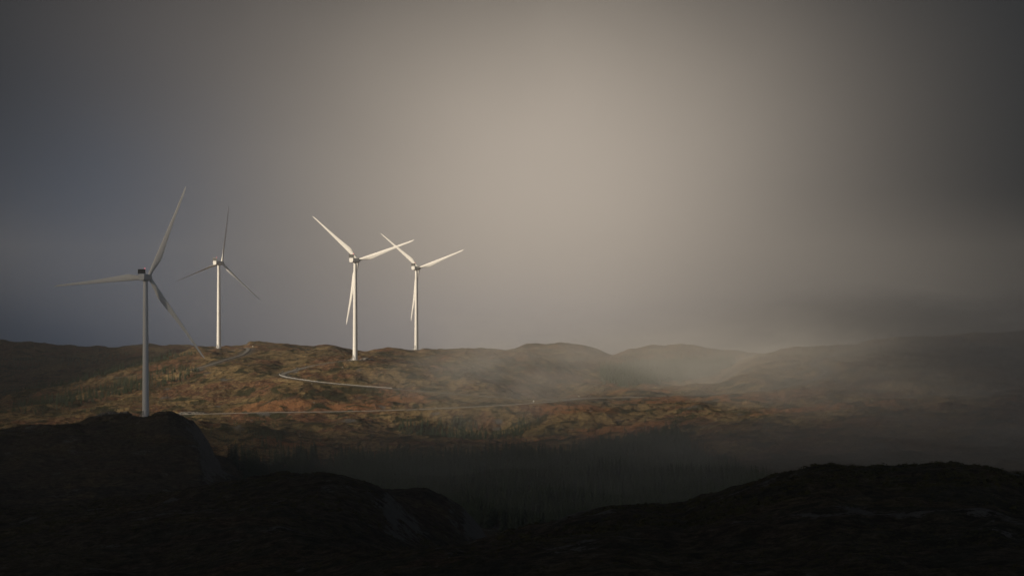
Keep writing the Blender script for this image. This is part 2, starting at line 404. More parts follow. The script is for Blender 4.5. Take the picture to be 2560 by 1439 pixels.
gravel = np.zeros_like(Z); rocky = np.zeros_like(Z)
sel = (YY > 1840) & (YY < 2480) & (XX > -560) & (XX < 560)
px, py = XX[sel], YY[sel]
zz = Z[sel]; gg = np.zeros_like(zz); rr = np.zeros_like(zz)
for nm, P in ROADW.items():
    best = np.full(len(px), 1e9); zi = np.zeros(len(px))
    ok = np.ones(len(px), bool)
    for k0 in range(0, len(P), 12):            # coarse cull then exact
        seg = P[k0:k0 + 14]
        lo = seg[:, :2].min(0) - 26; hi = seg[:, :2].max(0) + 26
        idx = np.nonzero((px > lo[0]) & (px < hi[0]) & (py > lo[1]) & (py < hi[1]))[0]
        if not len(idx): continue
        d = np.hypot(px[idx, None] - seg[None, :, 0], py[idx, None] - seg[None, :, 1])
        j = d.argmin(1); dm = d[np.arange(len(idx)), j]
        b = dm < best[idx]
        best[idx[b]] = dm[b]; zi[idx[b]] = seg[j[b], 2]
    wgt = np.clip(1 - (best - 5.2) / 9.0, 0, 1); wgt = wgt * wgt * (3 - 2 * wgt)
    zz = zz * (1 - wgt) + (zi - 0.22) * wgt
    gg = np.maximum(gg, np.clip(1 - (best - 2.2) / 1.6, 0, 1))
    rr = np.maximum(rr, np.clip(1 - (best - 5) / 9.0, 0, 1))
Z[sel] = zz; gravel[sel] = gg; rocky[sel] = rr
for t_ in TURB:
    x0, y0, z0 = t_['loc']
    d = np.hypot((XX - x0) , (YY - y0))
    w = np.clip(1 - (d - 7) / 12.0, 0, 1); w = w * w * (3 - 2 * w)
    Z = Z * (1 - w) + (z0 - 0.05) * w
    gravel = np.maximum(gravel, np.clip(1 - (d - 9) / 5.0, 0, 1))

# steepness decides where bare rock shows
gy = np.gradient(Z, axis=0) / np.gradient(YY, axis=0)
gx = np.gradient(Z, axis=1) / np.gradient(XX, axis=1)
slope = np.hypot(gx, gy)
rockm = np.clip((slope - 0.55) / 0.5, 0, 1) * 0.8 + np.clip(fb(23, 21) * 1.6 + fb(7, 22) * 0.7 - 0.55, 0, 1) * 0.8
rockm = np.clip(np.maximum(rockm, rocky * (0.55 + 0.5 * fb(6, 23))), 0, 1)
# the ice-scraped near hills carry more bare rock
rockm = np.clip(rockm + np.where(YY < 1600, 0.16, 0) * (fb(14, 24) > 0.05), 0, 1)

def terrain_material():
    def f(t, b):
        p = t.new('ShaderNodeTexCoord').outputs['Object']
        att = t.new('ShaderNodeAttribute', attribute_name='rock'); rk = att.outputs['Fac']
        ag = t.new('ShaderNodeAttribute', attribute_name='gravel').outputs['Fac']
        big = t.noise(p, 0.011, 4.0, 0.55, 0.6)
        med = t.noise(p, 0.035, 5.0, 0.62, 0.5)
        fine_ = t.noise(p, 0.30, 5.0, 0.7)
        tiny = t.noise(p, 1.1, 3.0, 0.7)
        mixer = t.math('ADD', t.math('MULTIPLY', big, 0.45), t.math('ADD', t.math('MULTIPLY', med, 0.4), t.math('MULTIPLY', fine_, 0.35)))
        heath = t.mix(t.ramp(fine_, 0.35, 0.65), (0.060, 0.035, 0.023, 1), (0.235, 0.125, 0.068, 1))
        grass = t.mix(t.ramp(fine_, 0.3, 0.7), (0.10, 0.070, 0.035, 1), (0.29, 0.212, 0.105, 1))
        shrub = t.mix(tiny, (0.022, 0.026, 0.013, 1), (0.060, 0.055, 0.026, 1))
        c = t.mix(t.ramp(mixer, 0.57, 0.63), heath, grass)
        ol = t.noise(p, 0.018, 4.0, 0.6, 0.7)
        c = t.mix(t.math('MULTIPLY', t.ramp(ol, 0.53, 0.63), 0.6), c, t.mix(fine_, (0.050, 0.046, 0.022, 1), (0.17, 0.135, 0.062, 1)))
        rust = t.new('ShaderNodeAttribute', attribute_name='rust').outputs['Fac']
        c = t.mix(t.math('MULTIPLY', t.ramp(t.math('ADD', rust, t.math('MULTIPLY', t.math('SUBTRACT', med, 0.5), 1.6)), 0.35, 0.7), 0.85), c, t.mix(fine_, (0.15, 0.068, 0.032, 1), (0.33, 0.165, 0.078, 1)))
        sh = t.noise(p, 0.05, 5.0, 0.65, 0.8)
        c = t.mix(t.ramp(sh, 0.52, 0.58), c, shrub)
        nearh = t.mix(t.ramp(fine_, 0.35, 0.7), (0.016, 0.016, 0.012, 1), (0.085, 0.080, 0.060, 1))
        c = t.mix(t.math('MULTIPLY', t.new('ShaderNodeAttribute', attribute_name='near_dark').outputs['Fac'], 0.85), c, nearh)
        # short dark gaps between tussocks
        c = t.mix(t.math('MULTIPLY', t.ramp(tiny, 0.52, 0.36), 0.65), c, (0.022, 0.017, 0.012, 1))
        rockc = t.mix(t.noise(p, 0.5, 6.0, 0.7), (0.03, 0.03, 0.03, 1), (0.18, 0.173, 0.163, 1))
        rockc = t.mix(t.math('MULTIPLY', t.new('ShaderNodeAttribute', attribute_name='near_dark').outputs['Fac'], 0.6), rockc, t.mix(tiny, (0.02, 0.02, 0.02, 1), (0.24, 0.235, 0.22, 1)))
        edge = t.math('ADD', rk, t.math('ADD', t.math('MULTIPLY', t.math('SUBTRACT', fine_, 0.5), 1.5), t.math('MULTIPLY', t.math('SUBTRACT', tiny, 0.5), 1.5)))
        c = t.mix(t.ramp(edge, 0.5, 0.72), c, rockc)
        grav = t.mix(fine_, (0.09, 0.086, 0.08, 1), (0.17, 0.162, 0.15, 1))
        c = t.mix(ag, c, grav)
        t.put(b.inputs['Base Color'], c)
        bump = t.new('ShaderNodeBump'); bump.inputs['Strength'].default_value = 0.9; bump.inputs['Distance'].default_value = 0.9
        t.put(bump.inputs['Height'], t.math('ADD', fine_, t.math('MULTIPLY', tiny, 0.45)))
        t.l.new(bump.outputs[0], b.inputs['Normal'])
    return surf('moorland', f, 0.95, 0.1)
M['moor'] = terrain_material()
nr, nc = Z.shape
idx = np.arange(nr * nc).reshape(nr, nc)
quads = np.stack([idx[:-1, :-1], idx[:-1, 1:], idx[1:, 1:], idx[1:, :-1]], -1).reshape(-1, 4)
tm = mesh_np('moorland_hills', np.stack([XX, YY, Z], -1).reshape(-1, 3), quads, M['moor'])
uu = XX / YY * F + U0
rust = np.zeros_like(Z)                    # wet hollows of rust-coloured deer grass
for u_, y_, su, sy in ((1350, 1775, 210, 14), (1560, 1800, 160, 26), (1430, 1880, 120, 20), (1020, 1940, 130, 16), (1600, 2060, 110, 22), (1900, 1930, 160, 30), (2100, 1830, 260, 30), (700, 1925, 160, 18), (720, 1700, 150, 22), (850, 1920, 150, 14), (1640, 1955, 150, 22), (560, 2390, 60, 30), (1640, 2900, 130, 30)):
    rust = np.maximum(rust, np.exp(-((uu - u_) / su) ** 2 - ((YY - y_) / sy) ** 2))
near_tone = np.clip((1620 - YY) / 90, 0, 1) * np.clip(1.1 + 0.6 * fb(45, 61), 0, 1)   # near hills: darker, greyer ground cover
for nm, arr in (('rock', rockm), ('gravel', gravel), ('near_dark', near_tone), ('rust', rust)):
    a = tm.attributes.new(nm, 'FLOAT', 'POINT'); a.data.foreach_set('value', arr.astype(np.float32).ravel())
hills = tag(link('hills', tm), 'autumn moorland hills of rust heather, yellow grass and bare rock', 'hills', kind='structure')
gb = MB(); gb.add([(-2300, -320, -125), (2300, -320, -125), (2300, 3760, -125), (-2300, 3760, -125)], [(0, 1, 2, 3)])
tag(gb.build('ground', M['moor']), 'low moor ground under the hills', 'ground', kind='structure')

# road sheets
def road_mat(t, b):
    p = t.new('ShaderNodeTexCoord').outputs['Object']
    n = t.noise(p, 0.35, 6.0, 0.65)
    t.put(b.inputs['Base Color'], t.mix(n, (0.22, 0.21, 0.195, 1), (0.36, 0.343, 0.315, 1)))
M['track'] = surf('shaded_gravel', plain((0.17, 0.163, 0.152), 0.25, 0.4), 0.95, 0.1)  # road gravel again, darkened to paint shade into its colour
M['road'] = surf('gravel_road', road_mat, 0.95, 0.1)
ROAD_TXT = {'main': 'pale gravel road running across the lower hillside past the junction',
            'far': 'faint gravel road bending up the misty right hill',
            'hairpin': 'gravel track branching from the junction round the guardrail bend up to a turbine',
            'upper': 'gravel track winding up the left hillside to the turbine on the skyline'}
for nm, P in ROADW.items():
    w = {'main': 2.4, 'far': 1.9, 'hairpin': 2.2, 'upper': 1.6}[nm]
    d = np.gradient(P[:, :2], axis=0); d /= np.linalg.norm(d, axis=1)[:, None]
    n = np.stack([-d[:, 1], d[:, 0]], 1)
    lift = {'main': 0.06, 'far': 0.03, 'hairpin': 0.03, 'upper': 0.06}[nm]
    ring = []
    for off, dz in ((-w - 0.5, -0.35), (-w, 0), (-w * 0.4, 0.05), (w * 0.4, 0.05), (w, 0), (w + 0.5, -0.35)):
        ring.append(np.column_stack([P[:, :2] + n * off, P[:, 2] + lift + dz]))
    V = np.stack(ring, 1).reshape(-1, 3); k = len(ring)
    ii = np.arange(len(P) * k).reshape(len(P), k)
    fq = np.stack([ii[:-1, :-1], ii[:-1, 1:], ii[1:, 1:], ii[1:, :-1]], -1).reshape(-1, 4)
    fq = fq[:, ::-1] if True else fq
    tag(link('road', mesh_np('road', V, fq, M['road' if nm == 'main' else 'track'])), ROAD_TXT[nm], 'road', kind='structure')

# visibility of ground from the camera: running maximum of the sight-line slope
SL = Z / YY
HOR = np.maximum.accumulate(SL, axis=0)

# ------------------------------------------------------------------ wind turbines
HUB = 86.0
def blade_mesh():
    L = 59.0; rings = []
    st = [0, .02, .04, .07, .10, .14, .18, .22, .27, .33, .40, .48, .56, .64, .72, .80, .87, .93, .97, .99, 1.0]
    for s in st:
        ch = np.interp(s, [0, .04, .10, .18, .22, .33, .48, .64, .80, .93, .98, 1], [2.3, 2.3, 2.9, 4.0, 4.05, 3.4, 2.55, 1.9, 1.45, 1.05, .7, .2])
        th = np.interp(s, [0, .04, .10, .18, .25, .4, .7, 1], [2.3, 2.2, 1.75, 1.3, 1.0, .62, .3, .03])
        tw = R(np.interp(s, [0, .1, .25, .5, 1], [14, 13, 8, 3, -1]))
        le = np.interp(s, [0, .04, .12, .2, 1], [1.15, 1.15, 1.12, 1.05, .1])     # leading edge side stays near straight
        rnd = np.clip(1 - (s - .03) / .12, 0, 1)
        z = 1.2 + s * (L - 1.2); pre = 1.6 * s * s
        ring = []
        for j in range(18):
            a = 2 * math.pi * j / 18
            q = 0.5 * (1 + math.cos(a))       # 1 at trailing, 0 at leading
            prof = math.sin(a) * (rnd + (1 - rnd) * (0.35 + 0.65 * math.sqrt(max(0, 1 - q))) * (1 if q < 0.98 else 0.3))
            x = -le + q * ch; y = 0.5 * th * prof
            ring.append((x * math.cos(tw) - y * math.sin(tw), x * math.sin(tw) + y * math.cos(tw) - pre, z))
        rings.append(ring)
    mb = MB(); mb.loft(rings); return mb.mesh('blade', M['white'], True, 60)

def nacelle_mesh():
    mb = MB(); rings = []
    for y, sx, sz, oz in ((-8.0, .90, .90, .05), (-7.7, .98, .97, .02), (-5, 1, 1, 0), (2.2, 1, 1, 0), (3.4, .95, .96, 0), (4.2, .80, .84, 0)):
        w, h = 2.05 * sx, 2.0 * sz
        prof = [(-w, h * .85), (-w * .9, h), (w * .9, h), (w, h * .85), (w, -h * .35), (w * .93, -h * .65), (w * .72, -h * .9), (w * .45, -h), (-w * .45, -h), (-w * .72, -h * .9), (-w * .93, -h * .65), (-w, -h * .35)]
        rings.append([(a, y, c + oz) for a, c in prof])
    mb.loft(rings); return mb.mesh('nacelle', M['white'], True, 40)

def make_turbine(T, label, src=None):
    root = empty('wind_turbine', T['loc'], -R(T['yaw']))
    tag(root, label, 'wind turbine', 'white wind turbines standing on the moor')
    def part(name, fn, parent=root, mat4=None):
        me = CACHE.get(name)
        if me is None: me = CACHE[name] = fn()
        return link(name, me, parent, mat4=mat4)
    def tower():
        mb = MB(); prof = [(2.15, 0.35)]
        for z in (20.0, 41.0, 62.0):
            r = 2.15 - 0.72 * z / 84
            prof += [(r, z - .1), (r + .05, z - .08), (r + .05, z + .08), (r, z + .1)]
        prof += [(1.42, HUB - 2.2), (1.55, HUB - 2.1), (1.55, HUB - 1.7)]
        mb.lathe(prof, 40); return mb.mesh('tower', M['white'], True, 50)
    tw = part('tower', tower)
    def found():
        mb = MB(); mb.lathe([(3.4, -1.2), (3.4, 0.12), (3.25, 0.22), (2.35, 0.36)], 36); return mb.mesh('foundation', M['concrete'], True)
    part('foundation', found)
    dm = Matrix.Rotation(R(T['yaw']) - R(38), 4, 'Z')       # door and steps face the track
    def door():
        mb = MB(); mb.box((0, -2.14, 3.6), (0.95, .12, 2.1)); return mb.mesh('door', M['grey'])
    part('door', door, tw, dm)
    def stair():
        mb = MB()
        for k in range(9):
            mb.box((0, -2.75 - k * .30, 2.42 - k * .27), (1.1, .3, .05))
        for s in (-.58, .58):
            a, b = Vector((s, -2.5, 2.5)), Vector((s, -5.3, 0.1)); mb.tube(a, b, .06); mb.tube(a + Vector((0, 0, 1)), b + Vector((0, 0, 1)), .04)
            for q in (0, .33, .66, 1): p = a.lerp(b, q); mb.tube(p, p + Vector((0, 0, 1)), .035)
        mb.box((0, -2.4, 2.5), (1.3, .7, .08))
        return mb.mesh('stair', M['steel'])
    part('stair', stair, tw, dm)
    up = Matrix.Translation((0, 0, HUB))
    nc_ = part('nacelle', nacelle_mesh, root, up)
    def cooler():
        mb = MB()
        for x in (-2.35, 2.35): mb.box((x, -7.4, 3.55), (.14, .55, 3.0))
        mb.box((0, -7.4, 5.02), (4.56, .56, .14)); mb.box((0, -7.4, 2.32), (4.56, .5, .14))
        for x in (-1.4, -.47, .47, 1.4): mb.box((x, -7.72, 3.65), (.10, .08, 2.6))
        for s in (-1.9, 1.9): mb.tube((s, -5.2, 1.95), (s, -7.2, 4.2), .06); mb.box((s, -7.4, 2.08), (.16, .4, .34))
        return mb.mesh('cooler', M['grey'])
    ck = part('cooler', cooler, nc_)
    def rad():
        mb = MB()
        for k in range(5): mb.box((-1.86 + k * .93, -7.4, 3.66), (.84, .36, 2.52))
        return mb.mesh('radiator', M['dark'])
    part('radiator', rad, nc_)
    def hatch():
        mb = MB(); mb.box((0, 0.5, 2.05), (1.4, 2.2, .14)); return mb.mesh('roof_hatch', M['grey'])
    part('roof_hatch', hatch, nc_)
    def mast():
        mb = MB(); mb.tube((-1.2, -7.4, 5.09), (-1.2, -7.4, 6.2), .04); mb.tube((-1.5, -7.4, 6.05), (-.9, -7.4, 6.05), .03)
        for s in (-1.5, -.9): mb.lathe([(.1, 0), (.1, .2)], 8); mb.v[-16:] = [(x + s, y - 7.4, z + 6.05) for x, y, z in mb.v[-16:]]
        return mb.mesh('wind_gauge', M['grey'])
    part('wind_gauge', mast, nc_)
    def lamp():
        mb = MB(); prof = [(.22, 0), (.22, .12), (.26, .16), (.24, .5), (.14, .62), (.02, .66)]; mb.lathe(prof, 14)
        mb.v = [(x + 2.0, y - 7.4, z + 5.09) for x, y, z in mb.v]; return mb.mesh('warning_light', M['lamp'], True)
    part('warning_light', lamp, nc_)
    tilt = Matrix.Translation((0, 0, HUB)) @ Matrix.Rotation(R(5), 4, 'X') @ Matrix.Translation((0, 5.9, 0))
    def hub():
        mb = MB(); mb.lathe([(1.5, -1.75), (1.85, -1.6), (1.95, -.6), (1.95, .6), (1.8, 1.5), (1.4, 2.2), (.8, 2.65), (.1, 2.8)], 28, 'Y'); return mb.mesh('hub', M['white'], True)
    part('hub', hub, root, tilt)
    for a in T['ang']:
        part('blade', blade_mesh, root, tilt @ Matrix.Rotation(R(a), 4, 'Y') @ Matrix.Rotation(R(-T['pitch']), 4, 'Z') @ Matrix.Diagonal((1, 1, T['s'], 1)))
    return root
CACHE = {}
for T, lb in zip(TURB, (
        'large grey wind turbine in cloud shade on the black near hill, the nearest one',
        'white turbine with thin edge-on blades on the left skyline beside the upper track end',
        'brightly sunlit white turbine with broad blades, standing at the guardrail track end below the skyline',
        'smaller misty cream turbine on the ridge, its blade crossing the sunlit turbine\'s right blade')):
    make_turbine(T, lb)

# ------------------------------------------------------------------ guardrail and road furniture
def gz(x, y): return float(samp(Z, x / y * F + U0, y))
def make_guardrail():
    P = ROADW['hairpin']
    d = np.gradient(P[:, :2], axis=0); d /= np.linalg.norm(d, axis=1)[:, None]
    n = np.stack([-d[:, 1], d[:, 0]], 1)
    u = P[:, 0] / P[:, 1] * F + U0
    k0 = np.nonzero(u < 985)[0][0]; k1 = np.nonzero((u < 716))[0]; k1 = k1[len(k1) // 2] + 4
    side = n * (1 if (n[k0 + 10] @ np.array([0, -1.0])) > 0 else -1)
    Q = np.column_stack([P[:, :2] + side * 3.3, P[:, 2]])[k0:k1]
    Q = resample(Q, 4.0)
    root = empty('guardrail', (Q[0, 0], Q[0, 1], Q[0, 2])); o = Vector(Q[0])
    tag(root, 'long bright steel guardrail curving round the outside of the hairpin track', 'guardrail')
    prof = [(0.0, .47), (.06, .51), (.06, .57), (0, .62), (.06, .67), (.06, .73), (0, .78), (-.03, .78), (-.03, .47)]
    rings = []
    dd = np.gradient(Q[:, :2], axis=0); dd /= np.linalg.norm(dd, axis=1)[:, None]
    for q, t in zip(Q, dd):
        nn = np.array([-t[1], t[0]]); nn = nn if nn @ np.array([0, -1.0]) > 0 else -nn
        rings.append([(q[0] + nn[0] * (a - .12) - o.x, q[1] + nn[1] * (a - .12) - o.y, q[2] + b - o.z + .05) for a, b in prof])
    mb = MB(); mb.loft(rings); mb.build('rail', M['steel'], root, True)
    post = MB(); post.box((0, 0, .1), (.14, .14, 1.5)); pm = post.mesh('post', M['grey'])
    for q in Q[1::1]:
        link('post', pm, root, loc=(q[0] - o.x, q[1] - o.y, q[2] - o.z))
make_guardrail()

def roadside(u, y): x = (u - U0) / F * y; return (x, y, gz(x, y))
def sign(name, u, y, w, h, top, label, cat, mat, round_=False):
    root = empty(name, roadside(u, y), R(8)); tag(root, label, cat)
    mb = MB(); mb.tube((0, .05, -.5), (0, .05, top), .045); mb.build('post', M['grey'], root)
    mb = MB()
    if round_:
        mb.lathe([(w / 2, 0), (w / 2, .04)], 24, 'Y'); mb.v = [(a, b - .04, c + top - h / 2) for a, b, c in mb.v]
    else: mb.box((0, -.025, top - h / 2), (w, .05, h))
    mb.build('sign_panel', mat, root)
    return root
sign('road_sign', 1334, 1926, .85, 1.25, 2.2, 'tall narrow white sign on the inside of the road junction', 'sign', M['sign'])
sign('road_sign', 1329, 1930, .55, .5, 1.2, 'small low white sign beside the tall white junction sign', 'sign', M['sign'])
sign('road_sign', 1447, 1972, .8, .8, 2.6, 'round white sign in front of the pale rock cutting right of the junction', 'sign', M['sign'], True)
sign('road_sign', 632, 2330, .8, .8, 2.7, 'square white sign on a post at the upper bend near the skyline', 'sign', M['sign'])
def marker(u, y, h, label):
    root = empty('marker_post', roadside(u, y)); tag(root, label, 'marker post', 'snow marker posts along the lower road')
    mb = MB(); mb.lathe([(.06, -.5), (.06, h - .25)], 10); mb.build('post', M['wood'], root, True)
    mb = MB(); mb.lathe([(.075, h - .25), (.075, h), (.02, h + .05)], 10); mb.build('reflector', M['sign'], root, True)
for u, y, h, lb in ((1299, 1893, 2.3, 'thin pale marker post on the road edge nearest left of the junction signs'), (1268, 1893, 1.7, 'shorter marker post on the road edge, second left of the junction'),
                    (1090, 1893, 1.6, 'lone marker post on the lower road edge below the dark heather slope'), (760, 1893, 1.6, 'marker post at the lower road edge beneath the hairpin guardrail'),
                    (562, 1891, 1.8, 'marker post near the rock cutting at the left end of the lower road'), (1660, 1979, 1.7, 'marker post on the misty road right of the pale rock cutting')):
    marker(u, y, h, lb)

# ------------------------------------------------------------------ rocks
def rock_mat(t, b):
    p = t.new('ShaderNodeTexCoord').outputs['Object']
    n = t.noise(p, 0.9, 6.0, 0.7, .5)
    c = t.mix(t.ramp(n, .3, .7), (0.06, 0.057, 0.054, 1), (0.22, 0.205, 0.185, 1))
    t.put(b.inputs['Base Color'], c)
    bump = t.new('ShaderNodeBump'); bump.inputs['Distance'].default_value = .3; t.put(bump.inputs['Height'], n); t.l.new(bump.outputs[0], b.inputs['Normal'])
M['rock'] = surf('grey_rock', rock_mat, 0.9, 0.15)
def rock_mesh(seed, blocky=0.5):
    import bmesh
    bm = bmesh.new(); bmesh.ops.create_icosphere(bm, subdivisions=3, radius=1.0)
    rg = np.random.default_rng(seed); planes = rg.normal(size=(9, 3)); planes /= np.linalg.norm(planes, axis=1)[:, None]
    cut = rg.uniform(.55, .85, 9)
    for v in bm.verts:
        p = np.array(v.co)
        for n, c in zip(planes, cut):
            d = p @ n
            if d > c: p = p - n * (d - c) * .92
        p *= 1 + .06 * rg.normal() * .5
        v.co = p
    me = bpy.data.meshes.new('boulder'); bm.to_mesh(me); bm.free(); me.materials.append(M['rock']); return me
ROCKS = [rock_mesh(s) for s in range(6)]
def outcrop(u0, u1, y, h, n, label, seed, dy=0.0):
    rg = random.Random(seed); x0, y0, z0 = roadside((u0 + u1) / 2, y)
    import bmesh
    bm = bmesh.new()
    for k in range(n):
        q = (k + rg.random()) / n; u = u0 + (u1 - u0) * q; yy = y + dy * q + rg.uniform(-1, 1.6)
        x, yy, z = roadside(u, yy)
        env = math.sin(math.pi * min(1, max(0.05, q))) ** .6
        s = h * rg.uniform(.45, .9) * env
        tmp = bmesh.new(); tmp.from_mesh(ROCKS[rg.randrange(6)])
        bmesh.ops.transform(tmp, matrix=Matrix.Translation((x - x0, yy - y0, z - z0 + s * .15)) @ Matrix.Rotation(rg.uniform(0, 6), 4, 'Z') @ Matrix.Diagonal((s * rg.uniform(.9, 1.6), s, s * rg.uniform(.6, .95), 1)), verts=tmp.verts)
        mt = bpy.data.meshes.new('tmp'); tmp.to_mesh(mt); tmp.free(); bm.from_mesh(mt); bpy.data.meshes.remove(mt)
    me = bpy.data.meshes.new('rock_outcrop'); bm.to_mesh(me); bm.free(); me.materials.append(M['rock'])
    tag(link('rock_outcrop', me, loc=(x0, y0, z0)), label, 'rock outcrop')
outcrop(438, 520, 1906, 3.0, 44, 'grey blasted rock face behind the left end of the lower road', 1)
outcrop(1412, 1486, 1988, 2.4, 44, 'pale sunlit rock cutting beside the road right of the junction', 2)
outcrop(1048, 1082, 2562, 3.6, 12, 'low rocks at the foot of the misty ridge turbine', 3)
outcrop(898, 935, 2098, 2.6, 14, 'broken rock bank just right of the sunlit turbine base', 4)
outcrop(862, 880, 2096, 1.8, 8, 'small rubble bank just left of the sunlit turbine base', 5)
outcrop(216, 345, 1490, 2.6, 34, 'dark rock ledge on the black hill left of the nearest turbine', 6)
outcrop(384, 428, 1488, 2.2, 14, 'dark rounded rocks right of the nearest turbine base', 7)
outcrop(735, 752, 2072, 2.0, 8, 'small rock cutting inside the hairpin bend above the guardrail', 8)

def scatter_visible(n, u0, u1, y0, y1, seed, test=None):
    rg = np.random.default_rng(seed); out = []
    tries = 0
    while len(out) < n and tries < n * 60:
        tries += 1
        y = rg.uniform(y0, y1); u = rg.uniform(u0, u1)
        i = int(np.interp(y, YS, np.arange(len(YS)))); j = int(np.interp(u, US, np.arange(len(US))))
        if SL[i, j] < HOR[i, j] - 2e-4 or gravel[i, j] > .05: continue
        if test and not test(u, y): continue
        out.append(((u - U0) / F * y, y, Z[i, j]))
    return out
for k, (x, y, z) in enumerate(scatter_visible(44, 560, 1500, 1640, 2160, 5)):
    s = random.uniform(.45, 1.1)
    o = link('boulder', ROCKS[k % 6], mat4=Matrix.Translation((x, y, z + s * .2)) @ Matrix.Rotation(random.uniform(0, 6), 4, 'Z') @ Matrix.Diagonal((s * 1.3, s, s * .8, 1)))
    tag(o, 'small pale boulder lying loose on the heather of the middle hillside', 'boulder', 'pale boulders scattered over the middle hillside')

# ------------------------------------------------------------------ spruces
def spruce_arrays(seed, whorls, per, two=True):
    """unit spruce, height 1: crown verts / quads"""
    rg = np.random.default_rng(seed); V = []; Fq = []
    for k in range(whorls):
        q = k / (whorls - 1); z = 0.06 + 0.90 * q
        rad = 0.20 * (1 - q) ** 0.85 * rg.uniform(.75, 1.15) + 0.012
        for j in range(per):
            if rg.random() < .12: continue
            a = 2 * math.pi * (j + rg.uniform(-.35, .35)) / per + k * 1.3
            r = rad * rg.uniform(.6, 1.2); w = max(.02, r * .42); dz = -r * rg.uniform(.15, .55)
            c, s = math.cos(a), math.sin(a); b = len(V); up = .035 * rg.uniform(.6, 1.4)
            V += [(0.0, 0.0, z + up), (c * r * .6 - s * w, s * r * .6 + c * w, z + dz * .75 - .012), (c * r, s * r, z + dz), (c * r * .6 + s * w, s * r * .6 - c * w, z + dz * .75 - .012)]
            Fq.append((b, b + 1, b + 2, b + 3))
    b = len(V); V += [(-.008, 0, .93), (.008, 0, .93), (0, .004, 1.03), (0, -.004, 1.0)]; Fq.append((b, b + 1, b + 2, b + 3))
    return np.array(V), np.array(Fq)
FULL = [spruce_arrays(s, 17, 8) for s in range(4)]
LOW = [spruce_arrays(s + 20, 11, 6) for s in range(5)]
CROWN = [mesh_np('crown', v, f, M['spruce'], False) for v, f in FULL]
tr = MB(); tr.lathe([(.016, -.06), (.012, .35), (.003, .96)], 7); TRUNK = tr.mesh('trunk', M['trunk'], True)

def forest_points():
    """(u,y polygons, spacing) -> x,y,z,h,zone"""
    zones = [
        ('valley', [(560, 1560), (640, 1600), (760, 1600), (900, 1610), (1050, 1590), (1200, 1600), (1320, 1640), (1420, 1630), (1500, 1700), (1590, 1730), (1690, 1740), (1720, 1690), (1740, 1600), (1830, 1500), (1930, 1400), (1900, 1200), (1500, 1160), (1180, 1200), (900, 1300), (620, 1480)], 4.4, 7, 13),
        ('hollow', [(990, 1822), (1060, 1808), (1180, 1800), (1300, 1806), (1330, 1830), (1320, 1850), (1290, 1862), (1230, 1845), (1190, 1872), (1130, 1880), (1060, 1868), (1000, 1850)], 4.2, 4, 7.5),
        ('left_low', [(60, 2000), (170, 1985), (340, 2040), (480, 2080), (500, 2100), (470, 2125), (360, 2120), (250, 2100), (120, 2070), (30, 2040)], 5.0, 4, 8),
        ('left_high', [(0, 2170), (120, 2180), (250, 2200), (360, 2235), (420, 2260), (430, 2290), (300, 2260), (200, 2245), (60, 2240), (-20, 2230)], 5.5, 4, 8),
        ('left_top', [(380, 2230), (480, 2235), (500, 2280), (430, 2320), (390, 2290)], 6, 3, 6),
        ('back', [(1500, 2560), (1540, 2600), (1620, 2680), (1720, 2700), (1810, 2640), (1840, 2500), (1830, 2400), (1700, 2360), (1560, 2380), (1500, 2450)], 5.2, 7, 12),
        ('left_far', [(0, 2960), (120, 2960), (260, 2980), (330, 3000), (330, 3060), (200, 3050), (0, 3060)], 9, 4, 8),
        ('left_front', [(-20, 1930), (120, 1935), (240, 1945), (250, 1960), (120, 1975), (-20, 1970)], 6, 3, 6),
        ('knoll', [(1300, 1850), (1350, 1850), (1345, 1866), (1290, 1868)], 5, 3, 6),
        ('edge', [(560, 1700), (620, 1760), (720, 1700), (700, 1640), (600, 1610)], 9, 3, 7),
    ]
    rg = np.random.default_rng(3); out = []
    for nm, poly, sp, h0, h1 in zones:
        P = np.array([((u - U0) / F * y, y) for u, y in poly])
        lo, hi = P.min(0), P.max(0)
        gx_, gy_ = np.meshgrid(np.arange(lo[0], hi[0], sp), np.arange(lo[1], hi[1], sp))
        q = np.stack([gx_.ravel(), gy_.ravel()], 1) + rg.uniform(-.48, .48, (gx_.size, 2)) * sp
        inside = np.zeros(len(q), bool)
        for i in range(len(P)):
            a, b = P[i], P[i - 1]
            c = ((a[1] > q[:, 1]) != (b[1] > q[:, 1])) & (q[:, 0] < (b[0] - a[0]) * (q[:, 1] - a[1]) / (b[1] - a[1] + 1e-9) + a[0])
            inside ^= c
        # ragged edges and clearings
        nz = gnoise(q[:, 0] / 34, q[:, 1] / 34, 51) + .5 * gnoise(q[:, 0] / 13, q[:, 1] / 13, 52)
        q = q[inside & (nz > -0.42)]
        h = rg.uniform(h0, h1, len(q)) * (1 + .25 * gnoise(q[:, 0] / 40, q[:, 1] / 40, 53))
        out.append(np.column_stack([q, h]))
    # loose trees
    lo = scatter_visible(170, 560, 2250, 1640, 1880, 9) + scatter_visible(60, 430, 700, 1650, 1850, 10) + scatter_visible(50, 0, 480, 1960, 2350, 12) + scatter_visible(40, 1650, 2300, 1600, 1900, 13)
    L = np.array(lo)
    out.append(np.column_stack([L[:, :2], np.random.default_rng(4).uniform(1.8, 4.5, len(L))]))
    A = np.vstack(out)
    u = A[:, 0] / A[:, 1] * F + U0
    z = samp(Z, u, A[:, 1]); g = samp(gravel, u, A[:, 1])
    hz = samp(HOR, u, A[:, 1] - 3)
    vis = np.clip((z + A[:, 2] - hz * A[:, 1]) / A[:, 2], 0, 1)         # share of the tree above what stands in front
    keep = (g < .02) & (vis > 0.02) & (u > -140) & (u < 2700)
    return np.column_stack([A[:, :2], z, A[:, 2], vis])[keep]
TREES = forest_points()
uT = TREES[:, 0] / TREES[:, 1] * F + U0
